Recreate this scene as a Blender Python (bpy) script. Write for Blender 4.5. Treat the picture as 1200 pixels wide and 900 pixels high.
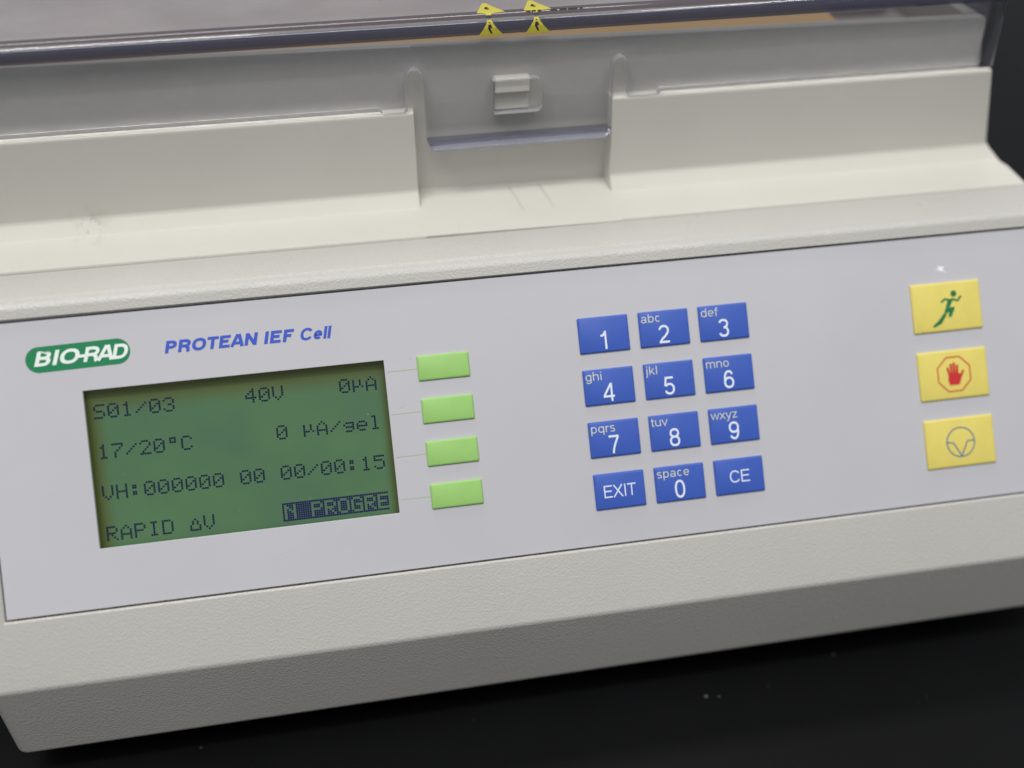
import bpy, bmesh, math, random
from mathutils import Matrix, Vector
random.seed(7)
S = bpy.context.scene
for o in list(bpy.data.objects): bpy.data.objects.remove(o)
COL = S.collection
R = math.radians
MM = 0.001
Z0 = 104.0                      # table top lies 107 mm under the panel's reference point

# ------------------------------------------------------------------ camera
cam = bpy.data.cameras.new('camera')
cam.sensor_width = 36; cam.lens = 39.0; cam.clip_start = 0.01; cam.clip_end = 50
co = bpy.data.objects.new('camera', cam); COL.objects.link(co)
cr = Matrix(((0.9861982998, 0.1049254144, -0.1280764257), (-0.1651511656, 0.5685204283, -0.8059215936), (-0.0117475928, 0.8159504764, 0.5780024343)))
co.matrix_world = Matrix.Translation(Vector((-57.835, -250.478, 160.276 + Z0)) * MM) @ cr.to_4x4()
cam.dof.use_dof = True; cam.dof.focus_distance = 0.296; cam.dof.aperture_fstop = 3.3
S.camera = co

# ------------------------------------------------------------------ light of the lab
w = bpy.data.worlds.new('World'); S.world = w; w.use_nodes = True
bg = w.node_tree.nodes['Background']; bg.inputs[0].default_value = (0.93, 0.96, 1.0, 1); bg.inputs[1].default_value = 0.35
def lamp(name, loc, size, power, aim, col=(1, 0.98, 0.95)):
    l = bpy.data.lights.new(name, 'AREA'); l.shape = 'RECTANGLE'; l.size, l.size_y = size; l.energy = power; l.color = col
    o = bpy.data.objects.new(name, l); COL.objects.link(o); o.location = loc
    o.rotation_euler = (Vector(aim) - Vector(loc)).to_track_quat('-Z', 'Y').to_euler()
    return o
lamp('ceiling_lamp', (-0.15, -0.62, 1.75), (1.7, 0.95), 17.5, (0, 0, 0.1))
lamp('ceiling_tube', (-0.60, -0.50, 1.74), (0.85, 0.06), 8.3, (-.6, 0, 0.1))
lamp('ceiling_tube', (0.85, -0.50, 1.74), (0.85, 0.06), 7.5, (.5, 0, 0.1))
lamp('ceiling_lamp', (-0.1, 0.85, 1.9), (1.3, 0.28), 9, (0, 0.1, 0.1))
S.view_settings.view_transform = 'Standard'; S.view_settings.look = 'None'; S.view_settings.exposure = 0.0; S.view_settings.gamma = 1
S.cycles.max_bounces = 16; S.cycles.transmission_bounces = 14; S.cycles.transparent_max_bounces = 16; S.cycles.caustics_refractive = True; S.cycles.blur_glossy = 0.6
S.cycles.sample_clamp_indirect = 14

# ------------------------------------------------------------------ frames
A = R(55); CA, SA = math.cos(A), math.sin(A)
WF = Matrix.Translation((0, 0, Z0 * MM))                                             # world aligned, mm origin at the panel's reference point
PF = WF @ Matrix(((1, 0, 0), (0, CA, -SA), (0, SA, CA))).to_4x4()                   # panel frame: u, v, n

# ------------------------------------------------------------------ materials
def srgb(r, g, b):
    f = lambda c: (c / 255 / 12.92) if c <= 10 else ((c / 255 + 0.055) / 1.055) ** 2.4
    return (f(r), f(g), f(b), 1)
class NT:
    def __init__(s, name):
        s.m = bpy.data.materials.new(name); s.m.use_nodes = True; s.t = s.m.node_tree; s.b = s.t.nodes['Principled BSDF']
        s.tc = s.t.nodes.new('ShaderNodeTexCoord')
    def n(s, k, **kw):
        x = s.t.nodes.new('ShaderNode' + k)
        for a, v in kw.items():
            if hasattr(x, a): setattr(x, a, v)
            else: x.inputs[a.replace('_', ' ')].default_value = v
        return x
    def l(s, a, b): s.t.links.new(a, b)
    def noise(s, scale, detail=3, rough=.55, vec=None):
        x = s.n('TexNoise'); x.inputs['Scale'].default_value = scale; x.inputs['Detail'].default_value = detail; x.inputs['Roughness'].default_value = rough
        s.l(vec or s.tc.outputs['Object'], x.inputs['Vector']); return x.outputs['Fac']
    def ramp(s, fac, stops):
        x = s.n('ValToRGB'); e = x.color_ramp.elements
        while len(e) < len(stops): e.new(0.5)
        for el, (p, c) in zip(e, stops): el.position = p; el.color = c if len(c) == 4 else (*c, 1)
        s.l(fac, x.inputs[0]); return x.outputs['Color']
    def mix(s, fac, a, b, mode='MIX'):
        x = s.n('MixRGB'); x.blend_type = mode
        for i, v in ((0, fac), (1, a), (2, b)):
            if isinstance(v, (float, int)): x.inputs[i].default_value = v
            elif isinstance(v, tuple): x.inputs[i].default_value = v
            else: s.l(v, x.inputs[i])
        return x.outputs[0]
    def bump(s, h, strength, dist):
        x = s.n('Bump'); x.inputs['Strength'].default_value = strength; x.inputs['Distance'].default_value = dist
        s.l(h, x.inputs['Height']); s.l(x.outputs[0], s.b.inputs['Normal']); return x
G = lambda v: (v, v, v, 1)

def plastic(name, base, rough=.45, grain=0.0, gscale=1500, dirt=.06, spec=.4):
    t = NT(name); b = t.b
    big = t.noise(14, 4, .6)
    c = t.mix(t.ramp(big, [(.35, G(0)), (.7, G(1))]), base, tuple(x * (1 - dirt) for x in base[:3]) + (1,))
    fine = t.noise(900, 2, .5)
    c = t.mix(t.ramp(fine, [(.70, G(0)), (.80, G(.22))]), c, (base[0] * .55, base[1] * .5, base[2] * .42, 1))
    t.l(c, b.inputs['Base Color']); b.inputs['Specular IOR Level'].default_value = spec
    rr = t.ramp(t.noise(40, 4), [(.3, G(rough - .06)), (.7, G(rough + .08))]); t.l(rr, b.inputs['Roughness'])
    if grain:
        v = t.n('TexVoronoi'); v.inputs['Scale'].default_value = gscale; v.feature = 'SMOOTH_F1'
        wv = t.n('Vector' + 'Math'); wv.operation = 'ADD'
        nn = t.n('TexNoise'); nn.inputs['Scale'].default_value = gscale * .6; t.l(t.tc.outputs['Object'], nn.inputs['Vector'])
        sc = t.n('VectorMath'); sc.operation = 'SCALE'; sc.inputs['Scale'].default_value = .8 / gscale; t.l(nn.outputs['Color'], sc.inputs[0])
        t.l(t.tc.outputs['Object'], wv.inputs[0]); t.l(sc.outputs[0], wv.inputs[1]); t.l(wv.outputs[0], v.inputs['Vector'])
        h = t.mix(.35, v.outputs['Distance'], t.noise(gscale * 1.7, 2))
        t.bump(h, grain, .00035)
    else: t.bump(t.noise(2200, 3), .12, .00008)
    if name.startswith('cream'):                                     # an old brown smear in the ledge's cove
        d = t.n('VectorMath'); d.operation = 'DISTANCE'; t.l(t.tc.outputs['Object'], d.inputs[0]); d.inputs[1].default_value = (-.1285, .0380, .0205)
        g = t.n('Math', operation='MULTIPLY'); t.l(t.ramp(d.outputs['Value'], [(.0, G(1)), (.0048, G(0))]), g.inputs[0]); t.l(t.ramp(t.noise(260, 4, .7), [(.48, G(0)), (.62, G(.8))]), g.inputs[1])
        t.l(t.mix(g.outputs[0], c, (.25, .19, .12, 1)), b.inputs['Base Color'])
    return t.m
beige = plastic('beige_textured_plastic', (.485, .475, .45, 1), .30, .36, 1750)
cream = plastic('cream_moulded_plastic', (.612, .597, .545, 1), .5, .12, 1600)
dark_gap = plastic('dark_inside', (.05, .045, .035, 1), .7)

def membrane():
    t = NT('printed_panel_film'); b = t.b
    c = t.mix(t.ramp(t.noise(9, 5, .6), [(.35, G(0)), (.7, G(1))]), (.525, .522, .562, 1), (.485, .485, .515, 1))
    c = t.mix(t.ramp(t.noise(420, 3, .65), [(.745, G(0)), (.80, G(.30))]), c, (.25, .24, .22, 1))
    t.l(c, b.inputs['Base Color']); b.inputs['Specular IOR Level'].default_value = .45
    t.l(t.ramp(t.noise(22, 5, .65), [(.3, G(.36)), (.7, G(.5))]), b.inputs['Roughness'])
    t.bump(t.noise(2600, 2), .10, .00006); return t.m
film = membrane()
def flat(name, col, rough=.45, var=.08, spec=.4, bumps=.1):
    t = NT(name); b = t.b
    c = t.mix(t.ramp(t.noise(160, 4, .6), [(.3, G(0)), (.75, G(1))]), col, tuple(x * (1 - var) for x in col[:3]) + (1,))
    t.l(c, b.inputs['Base Color']); t.l(t.ramp(t.noise(90, 4), [(.3, G(rough - .06)), (.7, G(rough + .07))]), b.inputs['Roughness'])
    b.inputs['Specular IOR Level'].default_value = spec
    if bumps: t.bump(t.noise(1500, 2), bumps, .00008)
    return t.m
blue = flat('blue_key_film', (.040, .102, .46, 1), .42)
green = flat('green_key_film', (.31, .57, .16, 1), .42)
yellow = flat('yellow_key_film', (.74, .63, .15, 1), .42)
ink_white = flat('white_ink', (.74, .80, .95, 1), .5, .03, .3, 0)
ink_grey = flat('pale_grey_ink', (.64, .66, .56, 1), .5, .03, .3, 0)
ink_blue = flat('blue_ink', (.045, .10, .52, 1), .5, .04, .3, 0)
ink_wheel = flat('slate_blue_ink', (.045, .12, .34, 1), .5, .04, .3, 0)
ink_green = flat('green_ink', (.012, .21, .085, 1), .5, .04, .3, 0)
ink_run = flat('dark_green_ink', (.012, .17, .06, 1), .5, .04, .3, 0)
ink_red = flat('red_ink', (.56, .03, .03, 1), .5, .04, .3, 0)
ink_line = flat('olive_ink', (.42, .47, .28, 1), .5, .04, .3, 0)
ink_logo = flat('logo_white_ink', (.78, .86, .82, 1), .5, .03, .3, 0)
ink_black = flat('black_ink', (.015, .015, .015, 1), .5, .04, .3, 0)
sticker_y = flat('yellow_sticker', (.50, .44, .05, 1), .35, .05, .4, 0)
markm = flat('mark_white', (.86, .87, .92, 1), .5, .03, .3, 0)
tan = plastic('tan_plastic', (.36, .235, .10, 1), .5)
mauve = plastic('grey_mauve_plastic', (.33, .28, .265, 1), .45, dirt=.2)
rubber = flat('black_rubber', (.012, .012, .012, 1), .8, .1, .2)

def lcd_mat():
    t = NT('lcd_green'); b = t.b
    sep = t.n('SeparateXYZ'); t.l(t.tc.outputs['Generated'], sep.inputs[0])
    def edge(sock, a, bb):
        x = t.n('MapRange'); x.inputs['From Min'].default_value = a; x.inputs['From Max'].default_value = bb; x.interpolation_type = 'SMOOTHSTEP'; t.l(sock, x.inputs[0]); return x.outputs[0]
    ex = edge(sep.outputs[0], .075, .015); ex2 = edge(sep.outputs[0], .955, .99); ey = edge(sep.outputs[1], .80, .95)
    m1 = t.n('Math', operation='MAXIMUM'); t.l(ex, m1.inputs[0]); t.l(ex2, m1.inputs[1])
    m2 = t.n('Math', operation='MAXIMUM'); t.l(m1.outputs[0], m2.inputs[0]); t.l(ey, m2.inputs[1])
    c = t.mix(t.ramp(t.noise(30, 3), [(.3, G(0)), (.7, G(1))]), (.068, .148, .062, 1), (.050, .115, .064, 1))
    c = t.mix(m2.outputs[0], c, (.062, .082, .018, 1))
    v = t.n('TexVoronoi'); v.inputs['Scale'].default_value = 320; t.l(t.tc.outputs['Object'], v.inputs['Vector'])
    sp = t.n('Math', operation='MULTIPLY'); t.l(t.ramp(v.outputs['Distance'], [(.06, G(1)), (.10, G(0))]), sp.inputs[0]); t.l(t.ramp(t.noise(120, 2), [(.55, G(0)), (.62, G(.35))]), sp.inputs[1])
    c = t.mix(sp.outputs[0], c, (.3, .36, .28, 1))
    t.l(c, b.inputs['Base Color']); b.inputs['Roughness'].default_value = .33; b.inputs['Specular IOR Level'].default_value = .5
    t.l(c, b.inputs['Emission Color']); b.inputs['Emission Strength'].default_value = .18
    return t.m
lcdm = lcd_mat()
lcd_ink = flat('lcd_dot_ink', (.005, .010, .045, 1), .6, .05, .1, 0)
lcd_ink_violet = flat('lcd_dot_violet', (.012, .008, .075, 1), .6, .05, .1, 0)

def acrylic(name, tint, rough=.03):
    t = NT(name); b = t.b
    b.inputs['Base Color'].default_value = tint; b.inputs['Transmission Weight'].default_value = 1; b.inputs['IOR'].default_value = 1.49
    t.l(t.ramp(t.noise(60, 5, .7), [(.45, G(rough)), (.8, G(rough + .07))]), b.inputs['Roughness'])
    t.bump(t.noise(70, 2), .05, .0006)
    return t.m
clear = acrylic('clear_acrylic', (.95, .955, .965, 1))
def hazy(name, col, tr):
    m = acrylic(name, (.86, .88, .95, 1), .045); t = m.node_tree; p = t.nodes['Principled BSDF']
    d = t.nodes.new('ShaderNodeBsdfPrincipled'); d.inputs['Base Color'].default_value = col; d.inputs['Roughness'].default_value = .07
    x = t.nodes.new('ShaderNodeMixShader'); x.inputs[0].default_value = tr; out = t.nodes['Material Output']
    t.links.new(d.outputs[0], x.inputs[1]); t.links.new(p.outputs[0], x.inputs[2]); t.links.new(x.outputs[0], out.inputs[0]); return m
edgem = hazy('polished_acrylic_edge', (.06, .065, .12, 1), .42)  # dark blue base paints in the internal reflection along the tab's edge
def sheet(name, tint):
    t = NT(name); nt = t.t; nt.nodes.remove(t.b)
    a = t.n('BsdfTransparent'); a.inputs[0].default_value = tint; g = t.n('BsdfGlossy'); g.inputs['Roughness'].default_value = .05
    f = t.n('Fresnel'); f.inputs[0].default_value = 1.55; m = t.n('MixShader')
    ge = t.n('NewGeometry'); iv = t.n('Math', operation='SUBTRACT'); iv.inputs[0].default_value = 1; t.l(ge.outputs['Backfacing'], iv.inputs[1]); mu = t.n('Math', operation='MULTIPLY'); t.l(iv.outputs[0], mu.inputs[0]); t.l(f.outputs[0], mu.inputs[1]); t.l(mu.outputs[0], m.inputs[0]); t.l(a.outputs[0], m.inputs[1]); t.l(g.outputs[0], m.inputs[2])
    h = t.n('BsdfDiffuse'); h.inputs[0].default_value = (.6, .6, .62, 1); m2 = t.n('MixShader')
    t.l(t.ramp(t.noise(45, 5, .7), [(.35, G(.03)), (.75, G(.11))]), m2.inputs[0]); t.l(m.outputs[0], m2.inputs[1]); t.l(h.outputs[0], m2.inputs[2])
    t.l(m2.outputs[0], nt.nodes['Material Output'].inputs[0]); return t.m
sheetm = sheet('clear_acrylic_sheet', (.93, .93, .945, 1))
cutm = hazy('highlight_acrylic_cut', (.46, .46, .49, 1), .45)  # pale base paints in the light that the polished cuts catch
bendm = hazy('reflection_tinted_bend', (.042, .045, .075, 1), .22)  # dark blue-grey base stands in for total internal reflection in the bend

def tablem():
    t = NT('black_bench_top'); b = t.b
    v = t.n('TexVoronoi'); v.inputs['Scale'].default_value = 95; v.inputs['Randomness'].default_value = 1; t.l(t.tc.outputs['Object'], v.inputs['Vector'])
    a = t.n('Math', operation='MULTIPLY'); t.l(t.ramp(v.outputs['Distance'], [(.035, G(1)), (.06, G(0))]), a.inputs[0]); t.l(t.ramp(t.noise(40, 3), [(.5, G(0)), (.58, G(.6))]), a.inputs[1])
    c = t.mix(t.ramp(t.noise(12, 5), [(.3, G(0)), (.7, G(1))]), (.0022, .0024, .0028, 1), (.0035, .0038, .0044, 1))
    c = t.mix(a.outputs[0], c, (.2, .2, .2, 1)); t.l(c, b.inputs['Base Color'])
    b.inputs['Roughness'].default_value = .5; b.inputs['Specular IOR Level'].default_value = .12
    t.bump(t.noise(900, 3), .3, .0002); return t.m
bench = tablem()

# ------------------------------------------------------------------ object helpers
def link(name, me, frame, parent=None, mat=None, loc=None, label=None, smooth=False):
    if mat is not None and not me.materials: me.materials.append(mat)
    if smooth:
        for p in me.polygons: p.use_smooth = True
        me.set_sharp_from_angle(angle=R(38))
    o = bpy.data.objects.new(name, me); COL.objects.link(o)
    if smooth:
        wn = o.modifiers.new('weighted_normal', 'WEIGHTED_NORMAL'); wn.keep_sharp = True; wn.weight = 100
    mw = frame.copy()
    if loc is not None: mw = mw @ Matrix.Translation(Vector(loc) * MM)
    if parent is not None:
        o.parent = parent; o.matrix_parent_inverse = parent_mw[parent.name].inverted()
    o.matrix_basis = mw; parent_mw[o.name] = mw
    if label: o['label'] = label
    return o
parent_mw = {}
def mesh(name, verts, faces):
    me = bpy.data.meshes.new(name); me.from_pydata([tuple(c * MM for c in v) for v in verts], [], faces); me.update()
    return me
def recalc(me):
    bm = bmesh.new(); bm.from_mesh(me); bmesh.ops.recalc_face_normals(bm, faces=bm.faces); bm.to_mesh(me); bm.free(); return me
def loft(sections, closed=True, caps=True):
    n = len(sections[0]); vs = [p for s in sections for p in s]; fs = []
    for i in range(len(sections) - 1):
        for j in range(n if closed else n - 1):
            k = (j + 1) % n; fs.append((i * n + j, i * n + k, (i + 1) * n + k, (i + 1) * n + j))
    if caps: fs.append(tuple(range(n))); fs.append(tuple((len(sections) - 1) * n + j for j in range(n)))
    return vs, fs
def box(x0, x1, y0, y1, z0, z1):
    vs = [(x, y, z) for x in (x0, x1) for y in (y0, y1) for z in (z0, z1)]
    return vs, [(0, 1, 3, 2), (4, 6, 7, 5), (0, 4, 5, 1), (2, 3, 7, 6), (0, 2, 6, 4), (1, 5, 7, 3)]
def evaluated(me, mods):
    """apply a list of (type, dict) modifiers to a mesh and return the result"""
    o = bpy.data.objects.new('tmp', me); COL.objects.link(o); extra = []
    for k, kw in mods:
        m = o.modifiers.new('m', k)
        for a, v in kw.items():
            if a == 'object' and isinstance(v, bpy.types.Mesh):
                v2 = bpy.data.objects.new('tmpc', v); COL.objects.link(v2); extra.append(v2); v = v2
            setattr(m, a, v)
    dg = bpy.context.evaluated_depsgraph_get(); dg.update()
    out = bpy.data.meshes.new_from_object(o.evaluated_get(dg), depsgraph=dg)
    for x in extra + [o]: bpy.data.objects.remove(x)
    return out
def bevelled(me, width, seg=3, angle=30): return evaluated(me, [('BEVEL', dict(width=width * MM, segments=seg, limit_method='ANGLE', angle_limit=R(angle)))])
def arc2(cx, cy, r, a0, a1, n, r2=None):
    r2 = r if r2 is None else r2
    return [(cx + r * math.cos(R(a0 + (a1 - a0) * i / n)), cy + r2 * math.sin(R(a0 + (a1 - a0) * i / n))) for i in range(n + 1)]

# ------------------------------------------------------------------ printed stroke lettering
def ribbon(pts, w, closed=False):
    """flat outline quads along a polyline with mitred joins"""
    P = [Vector(p) for p in pts]; n = len(P); L, Rr = [], []
    for i in range(n):
        a = P[i - 1] if (i > 0 or closed) else None; b = P[(i + 1) % n] if (i < n - 1 or closed) else None
        d1 = (P[i] - a).normalized() if a is not None else None; d2 = (b - P[i]).normalized() if b is not None else None
        d1 = d1 or d2; d2 = d2 or d1
        n1 = Vector((-d1.y, d1.x)); n2 = Vector((-d2.y, d2.x)); m = n1 + n2
        if m.length < 1e-6: m = n1
        m.normalize(); k = (w / 2) / max(.45, m.dot(n1)); L.append(P[i] + m * k); Rr.append(P[i] - m * k)
    vs = L + Rr; fs = []
    for i in range(n if closed else n - 1):
        j = (i + 1) % n; fs.append((i, n + i, n + j, j))
    return [(v.x, v.y) for v in vs], fs
def E(cx, cy, rx, ry, a0, a1, n=14, p=2.25):
    out = []
    for i in range(n + 1):
        t = R(a0 + (a1 - a0) * i / n); c, s = math.cos(t), math.sin(t)
        out.append((cx + rx * math.copysign(abs(c) ** (2 / p), c), cy + ry * math.copysign(abs(s) ** (2 / p), s)))
    return out
def glyph(ch, w):
    h = w / 2; X = .727; q = w * .5
    adv = {'1': .773, ' ': .386, 'B': .93, 'I': .39, 'O': 1.07, 'R': .98, 'A': .93, 'D': 1.0, 'P': .92, 'T': .84, 'E': .90, 'N': 1.0, 'F': .84, 'C': .97, 'X': .93, '-': .46,
           'c': .70, 'f': .386, 'i': .31, 'j': .31, 'k': .69, 'l': .31, 'm': 1.14, 'r': .46, 's': .69, 't': .386, 'v': .69, 'w': .98, 'x': .69, 'y': .69, 'z': .69}.get(ch, .773)
    l = .085 + h; r = adv - .085 - h; cx = adv / 2; rx = (r - l) / 2; S_ = []; C_ = False
    ring = lambda cx, cy, rx, ry: ('c', E(cx, cy, rx, ry, 0, 360 - 360 / 28, 27))
    if ch.isdigit(): l -= .02; r += .02; rx += .02
    if ch == '0': S_ = [ring(cx, .5, rx, .5 - h)]
    elif ch == '1': S_ = [[(.47, 0), (.47, 1)], [(.17, .74), (.30, .765), (.385, .83), (.42, .93)]]
    elif ch == '2': S_ = [E(cx, .70, rx, .30 - h, 172, -35, 14) + [(.44, .37), (.25, .23), (l, h)], [(l - h, h), (r + h, h)]]
    elif ch == '3': S_ = [E(cx, (1 - h + .53) / 2, rx * .94, (1 - h - .53) / 2, 165, -90, 14), E(cx, (.53 + h) / 2, rx, (.53 - h) / 2, 90, -165, 16)]
    elif ch == '4': S_ = [[(.55, 0), (.55, 1)], [(.52, .95), (.07, .30)], [(.03, .275), (.72, .275)]]
    elif ch == '5': S_ = [[(r, 1 - h), (.19, 1 - h), (.125, .49)], E(cx, .325, rx, .325 - h, 148, -162, 18)]
    elif ch == '6': S_ = [ring(cx, .32, rx, .32 - h), E(cx + .01, .5, rx, .5 - h, 35, 185, 12)]
    elif ch == '7': S_ = [[(l - h, 1 - h), (r + h * .6, 1 - h)], [(r + .01, 1 - h), (.46, .56), (.34, .26), (.29, 0)]]
    elif ch == '8': S_ = [ring(cx, (1 - h + .535) / 2, rx * .9, (1 - h - .535) / 2), ring(cx, (.535 + h) / 2, rx, (.535 - h) / 2)]
    elif ch == '9': S_ = [ring(cx, .68, rx, .32 - h), E(cx - .01, .5, rx, .5 - h, -145, 5, 12)]
    elif ch == 'B': S_ = [[(l, 0), (l, 1)], [(l, 1 - h), (r - .22, 1 - h)] + E(r - .26, (1.53 - h) / 2, .22, (1 - h - .53) / 2, 85, -90, 8) + [(l, .53)], [(l, .53), (r - .25, .53)] + E(r - .25, (.53 + h) / 2, .25, (.53 - h) / 2, 85, -90, 8) + [(l, h)]]
    elif ch == 'I': S_ = [[(cx, 0), (cx, 1)]]
    elif ch == 'O': S_ = [ring(cx, .5, rx + .03, .5 - h)]
    elif ch in 'RP':
        S_ = [[(l, 0), (l, 1)], [(l, 1 - h), (r - .24, 1 - h)] + E(r - .27, .735 - h / 2, .27, .265 - h / 2, 85, -90, 8) + [(l, .47)]]
        if ch == 'R': S_.append([(r - .32, .47), (r - .14, .43), (r - .045, .30), (r - .02, .10), (r + .03, 0)])
    elif ch == 'A': S_ = [[(.03 + h * .6, 0), (cx - h * .3, 1)], [(adv - .03 - h * .6, 0), (cx + h * .3, 1)], [(.22, .29), (adv - .22, .29)]]
    elif ch == 'D': S_ = [[(l, 0), (l, 1)], [(l, 1 - h), (.44, 1 - h)] + E(.46, .5, r - .46, .5 - h, 85, -85, 14) + [(.44, h), (l, h)]]
    elif ch == 'T': S_ = [[(cx, 0), (cx, 1)], [(.03, 1 - h), (adv - .03, 1 - h)]]
    elif ch == 'E': S_ = [[(l, 0), (l, 1)], [(l, 1 - h), (r + h, 1 - h)], [(l, .525), (r, .525)], [(l, h), (r + h, h)]]
    elif ch == 'F': S_ = [[(l, 0), (l, 1)], [(l, 1 - h), (r + h, 1 - h)], [(l, .5), (r - .02, .5)]]
    elif ch == 'N': S_ = [[(l, 0), (l, 1)], [(r, 0), (r, 1)], [(l, 1 - h * .4), (r, h * .4)]]
    elif ch == 'C': S_ = [E(cx + .03, .5, rx + .04, .5 - h, 32, 328, 24)]
    elif ch == 'X': S_ = [[(.06, 0), (adv - .08, 1)], [(.08, 1), (adv - .06, 0)]]
    elif ch == '-': S_ = [[(.0, .46), (adv, .46)]]
    elif ch in 'abdgpqo':
        S_ = [ring(cx, X / 2, rx, X / 2 - h)]
        if ch == 'a': S_ = [ring(cx - .03, .205, rx - .02, .205 - h * .8), E(cx, X - .22, rx - .04, .22 - h, 165, 0, 9) + [(r - .04, .12), (r + .03, h * .5)]]
        if ch == 'b': S_.append([(l, 0), (l, 1)])
        if ch == 'd': S_.append([(r, 0), (r, 1)])
        if ch == 'p': S_.append([(l, -.28), (l, X)])
        if ch == 'q': S_.append([(r, -.28), (r, X)])
        if ch == 'g': S_.append([(r, X), (r, 0)] + E(cx, -.02, rx, .26 - h, -10, -160, 10))
    elif ch == 'c': S_ = [E(cx, X / 2, rx, X / 2 - h, 42, 318, 18)]
    elif ch == 'e': S_ = [[(l, X / 2), (r, X / 2)] + E(cx, X / 2, rx, X / 2 - h, 4, 318, 20)]
    elif ch == 'f': S_ = [[(.17, 0), (.17, .82), (.21, .92), (.36, .94)], [(.02, .67), (.36, .67)]]
    elif ch == 'h': S_ = [[(l, 0), (l, 1)], E(cx, X - .24, rx, .24 - h, 165, 0, 9) + [(r, 0)]]
    elif ch == 'n': S_ = [[(l, 0), (l, X)], E(cx, X - .24, rx, .24 - h, 165, 0, 9) + [(r, 0)]]
    elif ch == 'm': S_ = [[(l, 0), (l, X)], E((l + cx) / 2, X - .2, (cx - l) / 2, .2 - h, 165, 0, 8) + [(cx, 0)], E((r + cx) / 2, X - .2, (r - cx) / 2, .2 - h, 165, 0, 8) + [(r, 0)]]
    elif ch == 'i': S_ = [[(cx, 0), (cx, X)], [(cx, .87), (cx, 1)]]
    elif ch == 'j': S_ = [[(cx, X), (cx, -.15), (cx - .04, -.23), (cx - .14, -.24)], [(cx, .87), (cx, 1)]]
    elif ch == 'k': S_ = [[(l, 0), (l, 1)], [(l + h, .28), (r + .02, X)], [(.29, .42), (r + .05, 0)]]
    elif ch == 'l': S_ = [[(cx, 0), (cx, 1)]]
    elif ch == 'r': S_ = [[(l, 0), (l, X)], [(l, .45), (l + .07, .58), (l + .17, .655), (adv - .01, .655)]]
    elif ch == 's': S_ = [E(cx, X - .19, rx - .01, .19 - h * .8, 30, 230, 10)[:-1] + [(cx, .385), (cx + .13, .34)] + E(cx, .185, rx, .185 - h * .8, 40, -155, 11)]
    elif ch == 't': S_ = [[(.16, .9), (.16, .13), (.20, .06), (.34, .05)], [(.02, .67), (.34, .67)]]
    elif ch == 'u': S_ = [[(r, 0), (r, X)], [(l, X)] + E(cx, .24, rx, .24 - h, 180, 345, 9)]
    elif ch == 'v': S_ = [[(.06, X), (cx, .02), (adv - .06, X)]]
    elif ch == 'w': S_ = [[(.05, X), (.27, .04), (cx, X - .02), (adv - .27, .04), (adv - .05, X)]]
    elif ch == 'x': S_ = [[(.06, 0), (adv - .08, X)], [(.08, X), (adv - .06, 0)]]
    elif ch == 'y': S_ = [[(.06, X), (cx, .03)], [(adv - .05, X), (cx - .02, -.10), (cx - .09, -.23), (.09, -.24)]]
    elif ch == 'z': S_ = [[(.06, X - h), (r, X - h), (l, h), (r + h, h)]]
    return adv, S_
def lettering(name, text, x, y, cap, parent, mat, w=.115, width=None, shear=0.0, track=0.0, z=.05, label=None):
    """lettering printed on the panel: left edge x, baseline y, cap height, all mm in the panel frame"""
    vs, fs = [], []; pen = 0; k = 0
    tot = sum(glyph(c, w)[0] + track for c in text) - track
    sx = cap if width is None else width / (tot - .12)
    for ch in text:
        adv, strokes = glyph(ch, w)
        for s in strokes:
            closed = isinstance(s, tuple); pts = s[1] if closed else s
            pts = [p for i, p in enumerate(pts) if i == 0 or (Vector(p) - Vector(pts[i - 1])).length > 1e-4]
            v, f = ribbon([(p[0] + pen, p[1]) for p in pts], w, closed)
            b = len(vs); vs += [((a + c * shear - .06) * sx, c * cap, .0025 * (k % 12)) for a, c in v]; fs += [tuple(i + b for i in q) for q in f]; k += 1
        pen += adv + track
    return link(name, mesh(name, vs, fs), PF, parent, mat, (x, y, z), label)
def strokes(name, lines, w, parent, mat, z=.05, loc=(0, 0), label=None):
    vs, fs = [], []
    for k, s in enumerate(lines):
        closed = isinstance(s, tuple); pts = s[1] if closed else s
        ww = w
        if isinstance(pts[0], (int, float)): ww, pts = pts[0], pts[1:]
        v, f = ribbon(pts, ww, closed); b = len(vs); vs += [(a, c, .0025 * k) for a, c in v]; fs += [tuple(i + b for i in q) for q in f]
    return link(name, mesh(name, vs, fs), PF, parent, mat, (loc[0], loc[1], z), label)
def polys(name, ps, parent, mat, z=.05, label=None, frame=None):
    vs, fs = [], []
    for k, p in enumerate(ps): b = len(vs); vs += [(a, c, .0025 * k) for a, c in p]; fs.append(tuple(range(b, b + len(p))))
    return link(name, mesh(name, vs, fs), frame or PF, parent, mat, (0, 0, z), label)

# ================================================================== THE BENCH
v, f = box(-1500, 1500, -900, 1400, -30, 0)
top = link('bench_top', bevelled(mesh('bench_top', v, f), 3, 2), Matrix.Identity(4), None, bench)
top['kind'] = 'structure'; top['label'] = 'black laboratory bench top with specks of dust under the instrument'

# ================================================================== THE INSTRUMENT
root = bpy.data.objects.new('electrophoresis_cell', None); COL.objects.link(root); root.location = (0, .1, 0)
root['label'] = 'off white laboratory electrophoresis cell with green screen, coloured keys and clear lid on black bench'
root['category'] = 'lab instrument'
parent_mw[root.name] = Matrix.Translation((0, .1, 0))

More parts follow.
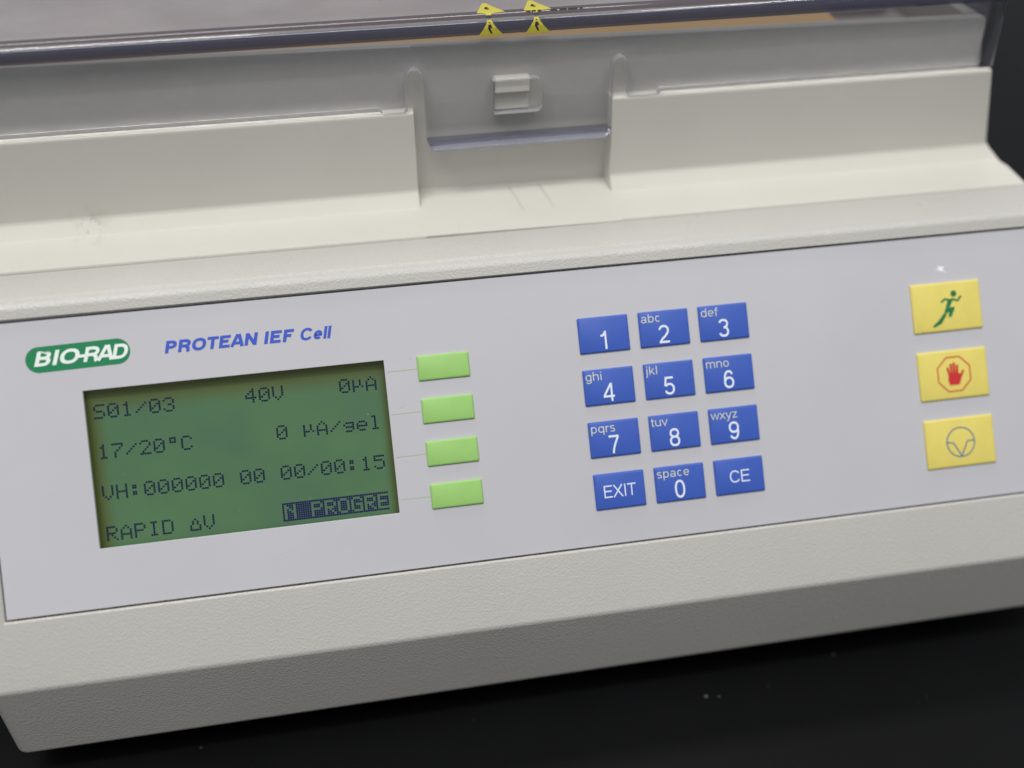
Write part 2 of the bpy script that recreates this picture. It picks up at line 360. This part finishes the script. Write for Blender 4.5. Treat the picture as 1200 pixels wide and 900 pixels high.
# --- front housing: bevelled prism with the panel pocket cut into it
dn = .7; oy, oz = -SA * dn, CA * dn
prof = lambda b: [(10.45 + oy, 14.93 + oz), (22.2, 17.1), (22.2, b), (-46.21 - .09 * (b + 66), b), (-46.21 + oy, -65.99 + oz)]
XL, XR = -162.1, 148.5
vs, fs = loft([[(X_, y, z) for y, z in prof(b)] for X_, b in ((XL, -94.4), (XR, -91.0))])
me = recalc(mesh('front_housing', vs, fs))
bw = me.attributes.new('bevel_weight_edge', 'FLOAT', 'EDGE')
for e in me.edges:
    a, b = e.vertices; ia, ib = a % 5, b % 5
    if ia == ib: bw.data[e.index].value = {0: .36, 1: .12, 2: 0, 3: .35, 4: .13}[ia]
    else: bw.data[e.index].value = {(0, 1): .6, (0, 4): .4, (3, 4): .55, (2, 3): .6, (1, 2): .1}[tuple(sorted((ia, ib)))]
me = evaluated(me, [('BEVEL', dict(width=6 * MM, segments=5, limit_method='WEIGHT'))])
def panel_cutter(u0, u1, v0, v1, n0, n1, flare=0):
    vs, fs = box(u0, u1, v0, v1, n0, n1)
    if flare:                                                       # chamfered mouth: the pocket widens by as much as it rises
        vs, fs = loft([[(a, b, n) for a, b in ((u0 - k, v0 - k), (u1 + k, v0 - k), (u1 + k, v1 + k * .35), (u0 - k, v1 + k * .35))] for n, k in ((n0, 0), (n1, 0), (n1 + 2, 2))])
    m = mesh('c', [(x, y * CA - n * SA, y * SA + n * CA) for x, y, n in vs], fs); return recalc(m)
PU0, PU1, PV0, PV1 = -155.35, 143.6, -62.55, 13.65
me = evaluated(me, [('BOOLEAN', dict(operation='DIFFERENCE', solver='EXACT', object=panel_cutter(PU0, PU1, PV0, PV1, -1.3, .05, 12)))])
me = evaluated(me, [('BOOLEAN', dict(operation='DIFFERENCE', solver='EXACT', object=panel_cutter(-134, -50, -50, -3, -9, 3)))])
me = evaluated(me, [('BEVEL', dict(width=.25 * MM, segments=2, limit_method='ANGLE', angle_limit=R(55)))])
housing = link('front_housing', me, WF, root, beige, smooth=True)

# --- membrane panel with the screen window
LU0, LU1, LV0, LV1 = -130.42, -53.1, -46.8, -5.87
o4 = [(PU0 + .4, PV0 + .5), (PU1 - .4, PV0 + .5), (PU1 - .4, PV1 - .4), (PU0 + .4, PV1 - .4)]
i4 = [(LU0, LV0), (LU1, LV0), (LU1, LV1), (LU0, LV1)]
vs = [(x, y, 0) for x, y in o4 + i4] + [(x, y, -1.25) for x, y in o4 + i4]
fs = []
for i in range(4):
    j = (i + 1) % 4; fs += [(i, j, 4 + j, 4 + i), (8 + j, 8 + i, 12 + i, 12 + j), (i, 8 + i, 8 + j, j), (4 + i, 4 + j, 12 + j, 12 + i)]
me = evaluated(recalc(mesh('control_panel', vs, fs)), [('BEVEL', dict(width=.12 * MM, segments=2, limit_method='ANGLE', angle_limit=R(40)))])
panel = link('control_panel', me, PF, root, film)

# --- logo, product name, guide lines, white mark
pill = arc2(-120.85, 3.45, 3.33, -90, 90, 16) + arc2(-140.25, 3.15, 3.33, 90, 270, 16)
polys('logo_badge', [pill], panel, ink_green, .03, 'green rounded badge printed with the maker\'s name')
lettering('logo_lettering', 'BIO', -141.7, 1.5, 3.8, panel, ink_logo, w=.205, width=10.9, shear=.24, track=-.035, z=.09)
lettering('logo_lettering', 'RAD', -129.5, 1.5, 3.8, panel, ink_logo, w=.205, width=11.0, shear=.24, track=-.14, z=.09)
polys('logo_hyphen', [[(-131.3, 2.75), (-128.6, 2.75), (-128.45, 3.5), (-131.15, 3.5)]], panel, ink_logo, .13)
lettering('product_lettering', 'PROTEAN', -109.1, 1.62, 3.22, panel, ink_blue, w=.235, width=23.6, shear=.2, track=-.03)
lettering('product_lettering', 'IEF', -83.7, 1.55, 3.25, panel, ink_blue, w=.235, width=7.55, shear=.2, track=-.02)
lettering('product_lettering', 'Cell', -74.4, 1.45, 3.25, panel, ink_blue, w=.205, width=7.95, shear=.2, track=-.025)
for k in range(4):
    y = -9.06 - 11.43 * k
    strokes('guide_line', [[(-52.5, y), (-44.6, y)]], .22, panel, ink_line, .03)
sc = []
for i in range(15):
    t = 2 * math.pi * i / 15; r_ = random.uniform(.7, 2.1) * (1.35 if i % 2 else .6); sc.append((106.1 + r_ * math.cos(t) * 1.15, 3.9 + r_ * math.sin(t) * .75))
polys('white_mark', [sc], panel, markm, .03, 'small white star shaped mark above the yellow keys')
# tiny pencil-thin scratches in the film
def scratch(x, y, a, L):
    strokes('scratch', [[(x, y), (x + L * .5 * math.cos(a) , y + L * .5 * math.sin(a) + .1), (x + L * math.cos(a), y + L * math.sin(a))]], .07, panel, scratchm, .025)
scratchm = flat('scratch_grey', (.33, .33, .34, 1), .6, .05, .3, 0)
for x, y, a, L in [(-50.2, -19.2, .5, 1.7), (-50.5, -33.6, .3, .8), (-68.5, -50.2, -1, .5), (-85, -54, .2, .4), (39, -39.4, .1, 2.2), (-46.3, -6.6, 1.1, 1.1)]: scratch(x, y, a, L)

# --- keys
def key_mesh(name, w_, h_, H=.62, c=.42):
    lv = [(0, -.2, .25), (0, H * .5, .25), (.13, H * .82, .3), (c, H, .25)]
    secs = []
    for ins, z, rr in lv:
        x0, x1, y0, y1 = ins, w_ - ins, -h_ + ins, -ins; p = []
        for cx, cy, a in ((x1 - rr, y1 - rr, 0), (x0 + rr, y1 - rr, 90), (x0 + rr, y0 + rr, 180), (x1 - rr, y0 + rr, 270)):
            p += [(cx + rr * math.cos(R(a + t)), cy + rr * math.sin(R(a + t)), z) for t in (0, 45, 90)]
        secs.append(p)
    v, f = loft(secs, True, True); me = recalc(mesh(name, v, f))
    for p in me.polygons: p.use_smooth = True
    me.set_sharp_from_angle(angle=R(40)); return me
KH = .62
bm_ = key_mesh('number_key', 14, 9.78)
bm_.materials.append(blue)
legends = [('1', ''), ('2', 'abc'), ('3', 'def'), ('4', 'ghi'), ('5', 'jkl'), ('6', 'mno'), ('7', 'pqrs'), ('8', 'tuv'), ('9', 'wxyz'), ('EXIT', ''), ('0', 'space'), ('CE', '')]
LW = {'abc': 5.5, 'def': 4.8, 'ghi': 4.6, 'jkl': 3.2, 'mno': 6.6, 'pqrs': 6.8, 'tuv': 4.5, 'wxyz': 7.5, 'space': 9.2}
for i, (d, s) in enumerate(legends):
    c, r_ = i % 3, i // 3; x, y = c * 16.99, -r_ * 14.25
    name = 'exit_key' if d == 'EXIT' else 'clear_key' if d == 'CE' else 'number_key'
    k = link(name, bm_, PF, panel.parent, None, (x, y, 0), 'blue key marked ' + d + (' and ' + s if s else ''))
    if len(d) == 1: lettering('key_legend', d, x + 7.05 - 1.75 + (.2 if d == '1' else 0), y - 8.95, 4.95, k, ink_white, w=.118, width=3.45 / .773 * .653, z=KH + .04)
    elif d == 'EXIT': lettering('key_legend', d, x + 2.45, y - 6.62, 3.35, k, ink_white, w=.105, width=8.9, z=KH + .04, track=-.02)
    else: lettering('key_legend', d, x + 4.15, y - 6.62, 3.35, k, ink_white, w=.105, width=5.75, z=KH + .04)
    if s: lettering('key_letters', s, x + .6, y - 3.0, 2.36, k, ink_grey, w=.10, width=LW[s], z=KH + .07)
gm = key_mesh('soft_key', 13.86, 6.69); gm.materials.append(green)
for k in range(4):
    link('soft_key', gm, PF, root, None, (-44.32, -5.69 - 11.47 * k, 0), 'blank green key, %s of the four beside the screen' % ['topmost', 'second', 'third', 'lowest'][k])
ym = key_mesh('function_key', 20.76, 13.86, .62, .5); ym.materials.append(yellow)
yk = []
for k, lab in enumerate(['yellow key with a running figure', 'yellow key with a red hand in an octagon', 'yellow key with a wheel symbol']):
    yk.append(link('function_key', ym, PF, root, None, (96.29, -.02 - 19.33 * k, 0), lab))
# running figure
rx, ry = 0, 0
head = arc2(108.95, -3.45, .92, 0, 337.5, 15)
polys('runner_symbol', [head,
    [(107.1, -5.0), (108.3, -4.7), (108.55, -5.3), (107.4, -7.2), (106.2, -7.2)],
    [(106.2, -7.3), (108.75, -7.15), (108.9, -7.6), (107.75, -9.9), (106.9, -10.1), (106.9, -9.2), (107.3, -8.5), (106.3, -8.9), (105.5, -8.9)],
    [(105.35, -8.9), (106.4, -9.1), (104.6, -11.6), (102.4, -12.55), (101.75, -12.2), (103.7, -10.7)]], yk[0], ink_run, KH + .04)
strokes('runner_arm', [[(107.6, -5.2), (106.2, -4.75), (105.0, -5.6)], [(108.3, -4.9), (110.0, -5.5), (111.1, -4.25)]], .58, yk[0], ink_run, KH + .05)
# hand in octagon
ccx, ccy, ro = 106.75, -26.2, 5.25
strokes('octagon_symbol', [('c', [(ccx + ro * math.cos(R(22.5 + 45 * i)), ccy + ro * math.sin(R(22.5 + 45 * i))) for i in range(8)])], .36, yk[1], ink_red, KH + .04)
def finger(x0, y0, x1, y1, w_):
    d = (Vector((x1, y1)) - Vector((x0, y0))).normalized(); n = Vector((-d.y, d.x)) * w_ / 2; a = math.degrees(math.atan2(d.y, d.x))
    return [(x0 - n.x, y0 - n.y), ] + arc2(x1, y1, w_ / 2, a - 90, a + 90, 6) + [(x0 + n.x, y0 + n.y)]
polys('hand_symbol', [[(105.0, -26.0), (107.9, -25.8), (109.0, -26.5), (108.7, -28.0), (108.1, -29.3), (105.2, -29.3), (104.85, -27.8)],
    finger(105.35, -26.3, 104.95, -24.5, .72), finger(106.1, -26.2, 105.95, -23.5, .72), finger(106.9, -26.2, 106.9, -23.2, .74), finger(107.65, -26.2, 107.85, -23.9, .7), finger(108.2, -27.8, 109.45, -25.6, .72)], yk[1], ink_red, KH + .04)
# wheel
wx, wy, wr = 106.7, -45.6, 4.15
strokes('wheel_symbol', [('c', arc2(wx, wy, wr, 0, 352, 44)), [(wx - wr, wy + .25), (wx - 2.2, wy - .1), (wx + .0, wy - 3.95), (wx + 2.0, wy + .1), (wx + wr, wy + .2)]], .34, yk[2], ink_wheel, KH + .04)

# --- screen
vs = [(-133, -49, -3.3), (-51, -49, -3.3), (-51, -4, -3.3), (-133, -4, -3.3)]
b_ = [(x, y, -5.5) for x, y, z in vs]
vs, fs = box(0, LU1 - LU0 + 2, 0, LV1 - LV0 + 2, -2, 0)
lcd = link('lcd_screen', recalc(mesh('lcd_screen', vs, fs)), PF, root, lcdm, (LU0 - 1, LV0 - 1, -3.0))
F = {'S': '01111 10000 10000 01110 00001 00001 11110', '0': '01110 10001 10011 10101 11001 10001 01110', '1': '00100 01100 00100 00100 00100 00100 01110',
 '2': '01110 10001 00001 00010 00100 01000 11111', '3': '01110 10001 00001 00110 00001 10001 01110', '4': '00010 00110 01010 10010 11111 00010 00010',
 '5': '11111 10000 11110 00001 00001 10001 01110', '7': '11111 00001 00010 00100 01000 01000 01000', '/': '00000 00001 00010 00100 01000 10000 00000',
 'V': '10001 10001 10001 10001 10001 01010 00100', 'u': '00000 10010 10010 10010 11101 10000 10000', 'A': '00100 01010 10001 10001 11111 10001 10001',
 'd': '01110 01010 01110 00000 00000 00000 00000', 'C': '01110 10001 10000 10000 10000 10001 01110', 'g': '00000 00000 01111 10001 01111 00001 01110',
 'e': '00000 00000 01110 10001 11111 10000 01110', 'l': '01100 00100 00100 00100 00100 00100 01110', 'H': '10001 10001 10001 11111 10001 10001 10001',
 ':': '00000 01100 01100 00000 01100 01100 00000', 'R': '11110 10001 10001 11110 10100 10010 10001', 'P': '11110 10001 10001 11110 10000 10000 10000',
 'I': '01110 00100 00100 00100 00100 00100 01110', 'D': '11110 10001 10001 10001 10001 10001 11110', 'T': '00000 00100 01010 01010 10001 10001 11111',
 'N': '10001 11001 10101 10011 10001 10001 10001', 'O': '01110 10001 10001 10001 10001 10001 01110', 'G': '01110 10001 10000 10111 10001 10001 01111', 'E': '11111 10000 10000 11110 10000 10000 11111', ' ': '00000 ' * 6 + '00000'}
DP, DV = .588, .548; U0 = -129.05; rows_v = [-9.65, -20.15, -30.9, -41.55]
def dots(name, cells, u, v, mat, label, dv=DV):
    vs, fs = [], []
    for cx, cy in cells:
        x, y = cx * DP, -cy * dv; b = len(vs); g = .042
        vs += [(x + g, y - dv + g, 0), (x + DP - g, y - dv + g, 0), (x + DP - g, y - g, 0), (x + g, y - g, 0)]; fs.append((b, b + 1, b + 2, b + 3))
    link(name, mesh(name, vs, fs), PF, lcd, mat, (u, v, -2.96), label)
def cells(text):
    return [(i * 6 + x, y) for i, ch in enumerate(text) for y, row in enumerate(F[ch].split()) for x, b in enumerate(row) if b == '1']
for text, col, row in [('S01/03', 0, 0), ('40V', 11, 0), ('0uA', 18, 0), ('17/20dC', 0, 1), ('0 uA/gel', 13, 1), ('VH:000000', 0, 2), ('00', 10, 2), ('00/00:15', 13, 2), ('RAPID', 0, 3), ('TV', 6, 3)]:
    dots('screen_text', cells(text), U0 + col * 6 * DP, rows_v[row], lcd_ink, None)
lit = set((x + 1, y + 1) for x, y in cells('N PROGRE'))
dots('screen_text', [(x, y) for x in range(48) for y in range(9) if (x, y) not in lit], U0 + (13 * 6 - 1) * DP, -40.85, lcd_ink_violet, 'inverted dark block reading N PROGRE')

# --- cream chassis behind the seam: ledge, wall, step and rim; with a recess behind the lid's tab
def rim(x): return 62.6 - .0148 * x
def sect(x, notch, zr):
    q = .45 - (x + 160) * .0024
    p = [(23.0 + q, -90), (23.0 + q, 16.0), (23.1 + q, 16.5), (23.35 + q, 16.9), (29, 17.8)]
    if notch: p += [(34, 18.55), (37.5, 18.95), (40, 19.2), (42, 19.4), (44, 19.6), (45.0, 19.9), (45.35, 20.8), (44.56, 32), (43.66, 44.9), (43.61, 45.6), (43.57, 46.2), (43.53, 46.8)]
    else: p += [(33.2, 18.35), (35.9, 18.7), (36.5, 18.85), (37.0, 19.2), (39.4, 22.1), (39.85, 22.75), (40.0, 23.6), (40.0, 45.0), (40.25, 45.75), (40.9, 46.05), (43.4, 46.15)]
    p += [(43.5, 47.2)] if notch else [(43.5, 46.6)]
    p += [(43.5, zr - .9), (43.7, zr - .25), (44.3, zr), (46.6, zr), (47.2, zr - .25), (47.4, zr - .9), (47.4, 40), (47.4, -90)]
    return [(x, y, z) for y, z in p]
def right_x(y, z):
    if z > 46.4: return 129.9 - (z - 46.4) * .085
    if z > 25: return 132.4 + (45.7 - z) * .125 * (1 if z > 20 else 1)
    if y < 24: return 141.4 - (24 - y) * 0
    if z > 18.4 and y > 32: return 135.0 + (25.2 - z) * .66 + (0 if z > 20 else .4)
    return 141.2 - (y - 24) * .06
secs = [sect(-235, 0, rim(-235)), sect(-37.9, 0, rim(-37.9)), sect(-37.3, 1, rim(-37.3)), sect(17.4, 1, rim(17.4)), sect(18.0, 0, rim(18.0)), sect(60, 0, rim(60))]
last = [(right_x(y, z), y, z) for _, y, z in sect(120, 0, rim(128))]
for k, (x, y, z) in enumerate(last):
    pass
# rounded right end: two rings
r1 = [(x - 1.1, y, z) for x, y, z in last]
cy_, cz_ = 45.5, 20
def pull(p, d):
    x, y, z = p
    return (x, y + (d if y < 43 else (0 if y > 46 else d * .6)), z - (d if z > 46.4 else d * .8 if z < 25 else d * .25))
r2 = [pull((x - .35, y, z), .3) for x, y, z in last]; r3 = [pull((x, y, z), 1.1) for x, y, z in last]
secs += [r1, r2, r3]
vs, fs = loft(secs)
me = recalc(mesh('rear_chassis', vs, fs))
chassis = link('rear_chassis', me, WF, root, cream, smooth=True)
# body behind the rim: basin walls
v1, f1 = box(-235, 127.2, 47.5, 330, -92, 49.5)
v2, f2 = box(124.2, 128.3, 47.5, 330, 49.6, rim(128)); v3, f3 = box(-235, 124.1, 322, 330, 49.6, 62)
n1 = len(v1); n2 = n1 + len(v2)
me = recalc(mesh('basin', v1 + v2 + v3, f1 + [tuple(i + n1 for i in q) for q in f2] + [tuple(i + n2 for i in q) for q in f3]))
link('basin', bevelled(me, .6, 3), WF, root, plastic('grey_basin_plastic', (.27, .255, .24, 1), .5, dirt=.15), smooth=True)
vs, fs = box(-150, 91, 57.5, 83, 49.6, 57.2)
link('tan_strip', bevelled(mesh('tan_strip', vs, fs), .6, 2), WF, root, tan, label='tan strip inside behind the rim')
vs, fs = box(-225, 120, 84.5, 318, 49.6, 58.8)
link('focusing_platform', bevelled(mesh('focusing_platform', vs, fs), 2.5, 3), WF, root, mauve)
# latch catch
vs, fs = box(-15.2, -5.2, 40.9, 44.5, 49.2, 53.6)
link('latch_catch', bevelled(recalc(mesh('latch_catch', vs, fs)), .5, 3), WF, root, cream, smooth=True)
vs, fs = box(-15.2, -5.2, 42.6, 44.6, 43.9, 48.9)
link('latch_catch', bevelled(recalc(mesh('latch_catch', vs, fs)), .5, 3), WF, root, cream, smooth=True)
# feet
for x in (-130, 118):
    for y in (-22, 290):
        p = [(8 * math.cos(R(a)), 8 * math.sin(R(a))) for a in range(0, 360, 15)]
        v, f = loft([[(a * .85, b * .85, -Z0 + .02) for a, b in p], [(a, b, -Z0 + 2) for a, b in p], [(a, b, -91.9) for a, b in p]])
        link('rubber_foot', recalc(mesh('rubber_foot', v, f)), WF, root, rubber, (x, y, 0))

# --- clear lid: skirt outline with tab and slots, bend and top, right side
YO, TH = 40.15, 3.0
XLid = 131.6
sk = [(-238, 66), (-238, 46.9), (-47, 46.9), (-46, 46.0), (-40.2, 46.0), (-39.2, 46.6)] + [(-39.2 + 2.3 - 2.3 * math.cos(R(a)), 55.3 + 2.3 * math.sin(R(a))) for a in range(0, 181, 20)] \
   + [(-34.6, 39.5)] + [(-31.4 - 3.2 * math.cos(R(a)), 38.2 - 3.2 * math.sin(R(a))) for a in range(0, 91, 15)] \
   + [(15.0 + 3 * math.sin(R(a)), 38.0 - 3 * math.cos(R(a))) for a in range(0, 91, 15)] + [(18.0 + 2.1 - 2.1 * math.cos(R(a)), 55.3 + 2.1 * math.sin(R(a))) for a in range(0, 181, 20)] \
   + [(22.3, 46.4), (23, 46.0), (31, 46.0), (32, 46.9), (XLid, 46.9), (XLid, 66)]
vs, fs = loft([[(x, YO, z) for x, z in sk], [(x, YO + TH, z) for x, z in sk]])
skirt = recalc(mesh('lid', vs, fs))
ZT = 70.9; RO = 4.3; RI = RO - TH
pf = [(YO, 65.95)] + [(YO + RO - RO * math.cos(R(a)), ZT - RO + RO * math.sin(R(a))) for a in range(0, 91, 9)] + [(335, ZT), (335, ZT - TH)] + [(YO + RO - RI * math.cos(R(a)), ZT - RO + RI * math.sin(R(a))) for a in range(90, -1, -15)] + [(YO + TH, 65.95)]
vs, fs = loft([[(-238, y, z) for y, z in pf], [(XLid, y, z) for y, z in pf]]); topm = recalc(mesh('c', vs, fs))
vs, fs = box(XLid - TH, XLid + .001, YO + 1.0, 334, 46.9, ZT - .3); sidem = recalc(mesh('c', vs, fs))
hole = [(x, z) for x, z in [(-15.7, 44.2), (-15.4, 43.7)] + arc2(-3.9, 45.7, 2.0, -90, 0, 5) + arc2(-3.9, 51.2, 2.0, 0, 90, 5) + [(-15.7, 53.2)]]
vs, fs = loft([[(x, YO - 2, z) for x, z in hole], [(x, YO + 5, z) for x, z in hole]]); holem = recalc(mesh('c', vs, fs))
me = evaluated(skirt, [('BOOLEAN', dict(operation='UNION', solver='EXACT', object=topm))])
me = evaluated(me, [('BOOLEAN', dict(operation='UNION', solver='EXACT', object=sidem))])
me = evaluated(me, [('BOOLEAN', dict(operation='DIFFERENCE', solver='EXACT', object=holem))])
bm = bmesh.new(); bm.from_mesh(me)
for z in (37.3, 36.4, 35.7):
    bmesh.ops.bisect_plane(bm, geom=bm.verts[:] + bm.edges[:] + bm.faces[:], plane_co=(0, 0, z * MM), plane_no=(0, 0, 1))
for v in bm.verts:
    z = v.co.z / MM
    if z < 37.2: v.co.y -= ((37.3 - z) ** 1.3 * .62) * MM
bm.to_mesh(me); bm.free()
me = evaluated(me, [('BEVEL', dict(width=.35 * MM, segments=2, limit_method='ANGLE', angle_limit=R(50)))])
me.materials.clear()
lid = link('clear_lid', me, WF, root, clear, smooth=True)
me.materials.append(edgem); me.materials.append(bendm); me.materials.append(sheetm); me.materials.append(cutm)
for p in me.polygons:
    c = p.center / MM
    if c.z < 37.2 and (p.normal.z < -.15 or c.y < 40.1): p.material_index = 1
    if (abs(p.normal.y) > .95 and c.z < 65.9 and c.z > 37.3) or (abs(p.normal.z) > .95 and c.y > 46.3 and c.z > 66): p.material_index = 3
    if 37.3 < c.z < 60 and -45 < c.x < 33 and abs(p.normal.y) < .9: p.material_index = 4
    if (c.z > 66.2 and c.y < 46.2) or (c.x > XLid - TH - .1 and abs(p.normal.x) > .7 and c.y > 44): p.material_index = 2

# --- warning stickers wrapped over the bend of the lid
def wrap(s):                                                        # arc length from the skirt face to the lid top, 0.05 mm proud
    r_ = RO + .06; q = r_ * math.pi / 2
    if s < 0: return (YO - .06, ZT - RO + s)
    if s < q: a = s / r_; return (YO + RO - r_ * math.cos(a), ZT - RO + r_ * math.sin(a))
    return (YO + RO + s - q, ZT + .06)
def sticker(name, outline, x, mat, lift=0, parent=lid, label=None):
    """outline rows: (s, x0, x1)"""
    vs, fs = [], []
    for s, a, b in outline:
        y, z = wrap(s); vs += [(x + a, y - lift, z + lift), (x + b, y - lift, z + lift)]
    for i in range(len(outline) - 1): fs.append((2 * i, 2 * i + 1, 2 * i + 3, 2 * i + 2))
    return link(name, mesh(name, vs, fs), WF, parent, mat, None, label)
for x in (-16.2, -3.6):
    t = sticker('warning_sticker', [(-1.0, -2.9, 3.7), (-.5, -2.7, 3.2), (1.0, -1.6, 1.8), (2.2, -.8, 1.0), (2.9, -.55, .7), (5.0, -.55, .75), (5.3, -.7, 1.0), (5.7, -3.0, 4.6), (7.5, -2.3, 3.4), (10.5, -1.4, 1.8), (13.5, -.5, .6)], x, sticker_y, label='yellow warning triangle sticker folded over the front bend of the lid')
    sticker('sticker_bolt', [(-.4, .2, .7), (1.0, -.5, .1), (1.05, -.5, .7), (2.6, -.1, .15)], x, ink_black, .03, t)
    sticker('sticker_bolt', [(7.6, .2, .8), (8.6, -.7, .1), (8.65, -.6, .9), (10.2, -.1, .15)], x, ink_black, .03, t)
    if x > -5:
        for j, (a, b) in enumerate([(-2.4, -1.2), (-.9, .3), (.6, 1.7), (4.2, 6.0), (6.6, 8.6), (9.0, 11.5), (12.1, 13.0)]):
            sticker('sticker_print', [(4.9, a, b), (5.5, a + .1, b)], x, ink_black, .05, t)

# --- grime packed in the joint under the panel, and two thin strips painting the catch's reflection on the ledge
vs, fs = [], []
for i in range(300):
    x = PU0 + 1 + (random.random() ** 1.6) * 150; L = random.uniform(.12, .7); b = len(vs); yy = PV0 + random.uniform(-.15, .42); hh = random.uniform(.08, .22)
    for k in range(6):
        a = k * math.pi / 3; vs.append((x + L * math.cos(a), yy + hh * math.sin(a), -.12 + random.uniform(0, .1)))
    vs.append((x, yy, .02)); fs += [(b + k, b + (k + 1) % 6, b + 6) for k in range(6)]
gr = link('seam_grime', mesh('seam_grime', vs, fs), PF, root, flat('dark_grime', (.13, .115, .09, 1), .9, .3, .1, 0)); gr['kind'] = 'stuff'
ml = flat('catch_reflection_tone', (.47, .455, .41, 1), .6, .1, .2, 0)
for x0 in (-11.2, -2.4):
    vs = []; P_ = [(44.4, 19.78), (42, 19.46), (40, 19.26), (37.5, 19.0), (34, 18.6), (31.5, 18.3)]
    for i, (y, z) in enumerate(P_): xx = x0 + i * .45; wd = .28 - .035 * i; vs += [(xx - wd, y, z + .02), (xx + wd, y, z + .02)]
    link('catch_reflection', mesh('catch_reflection', vs, [(2 * i, 2 * i + 1, 2 * i + 3, 2 * i + 2) for i in range(5)]), WF, chassis, ml)
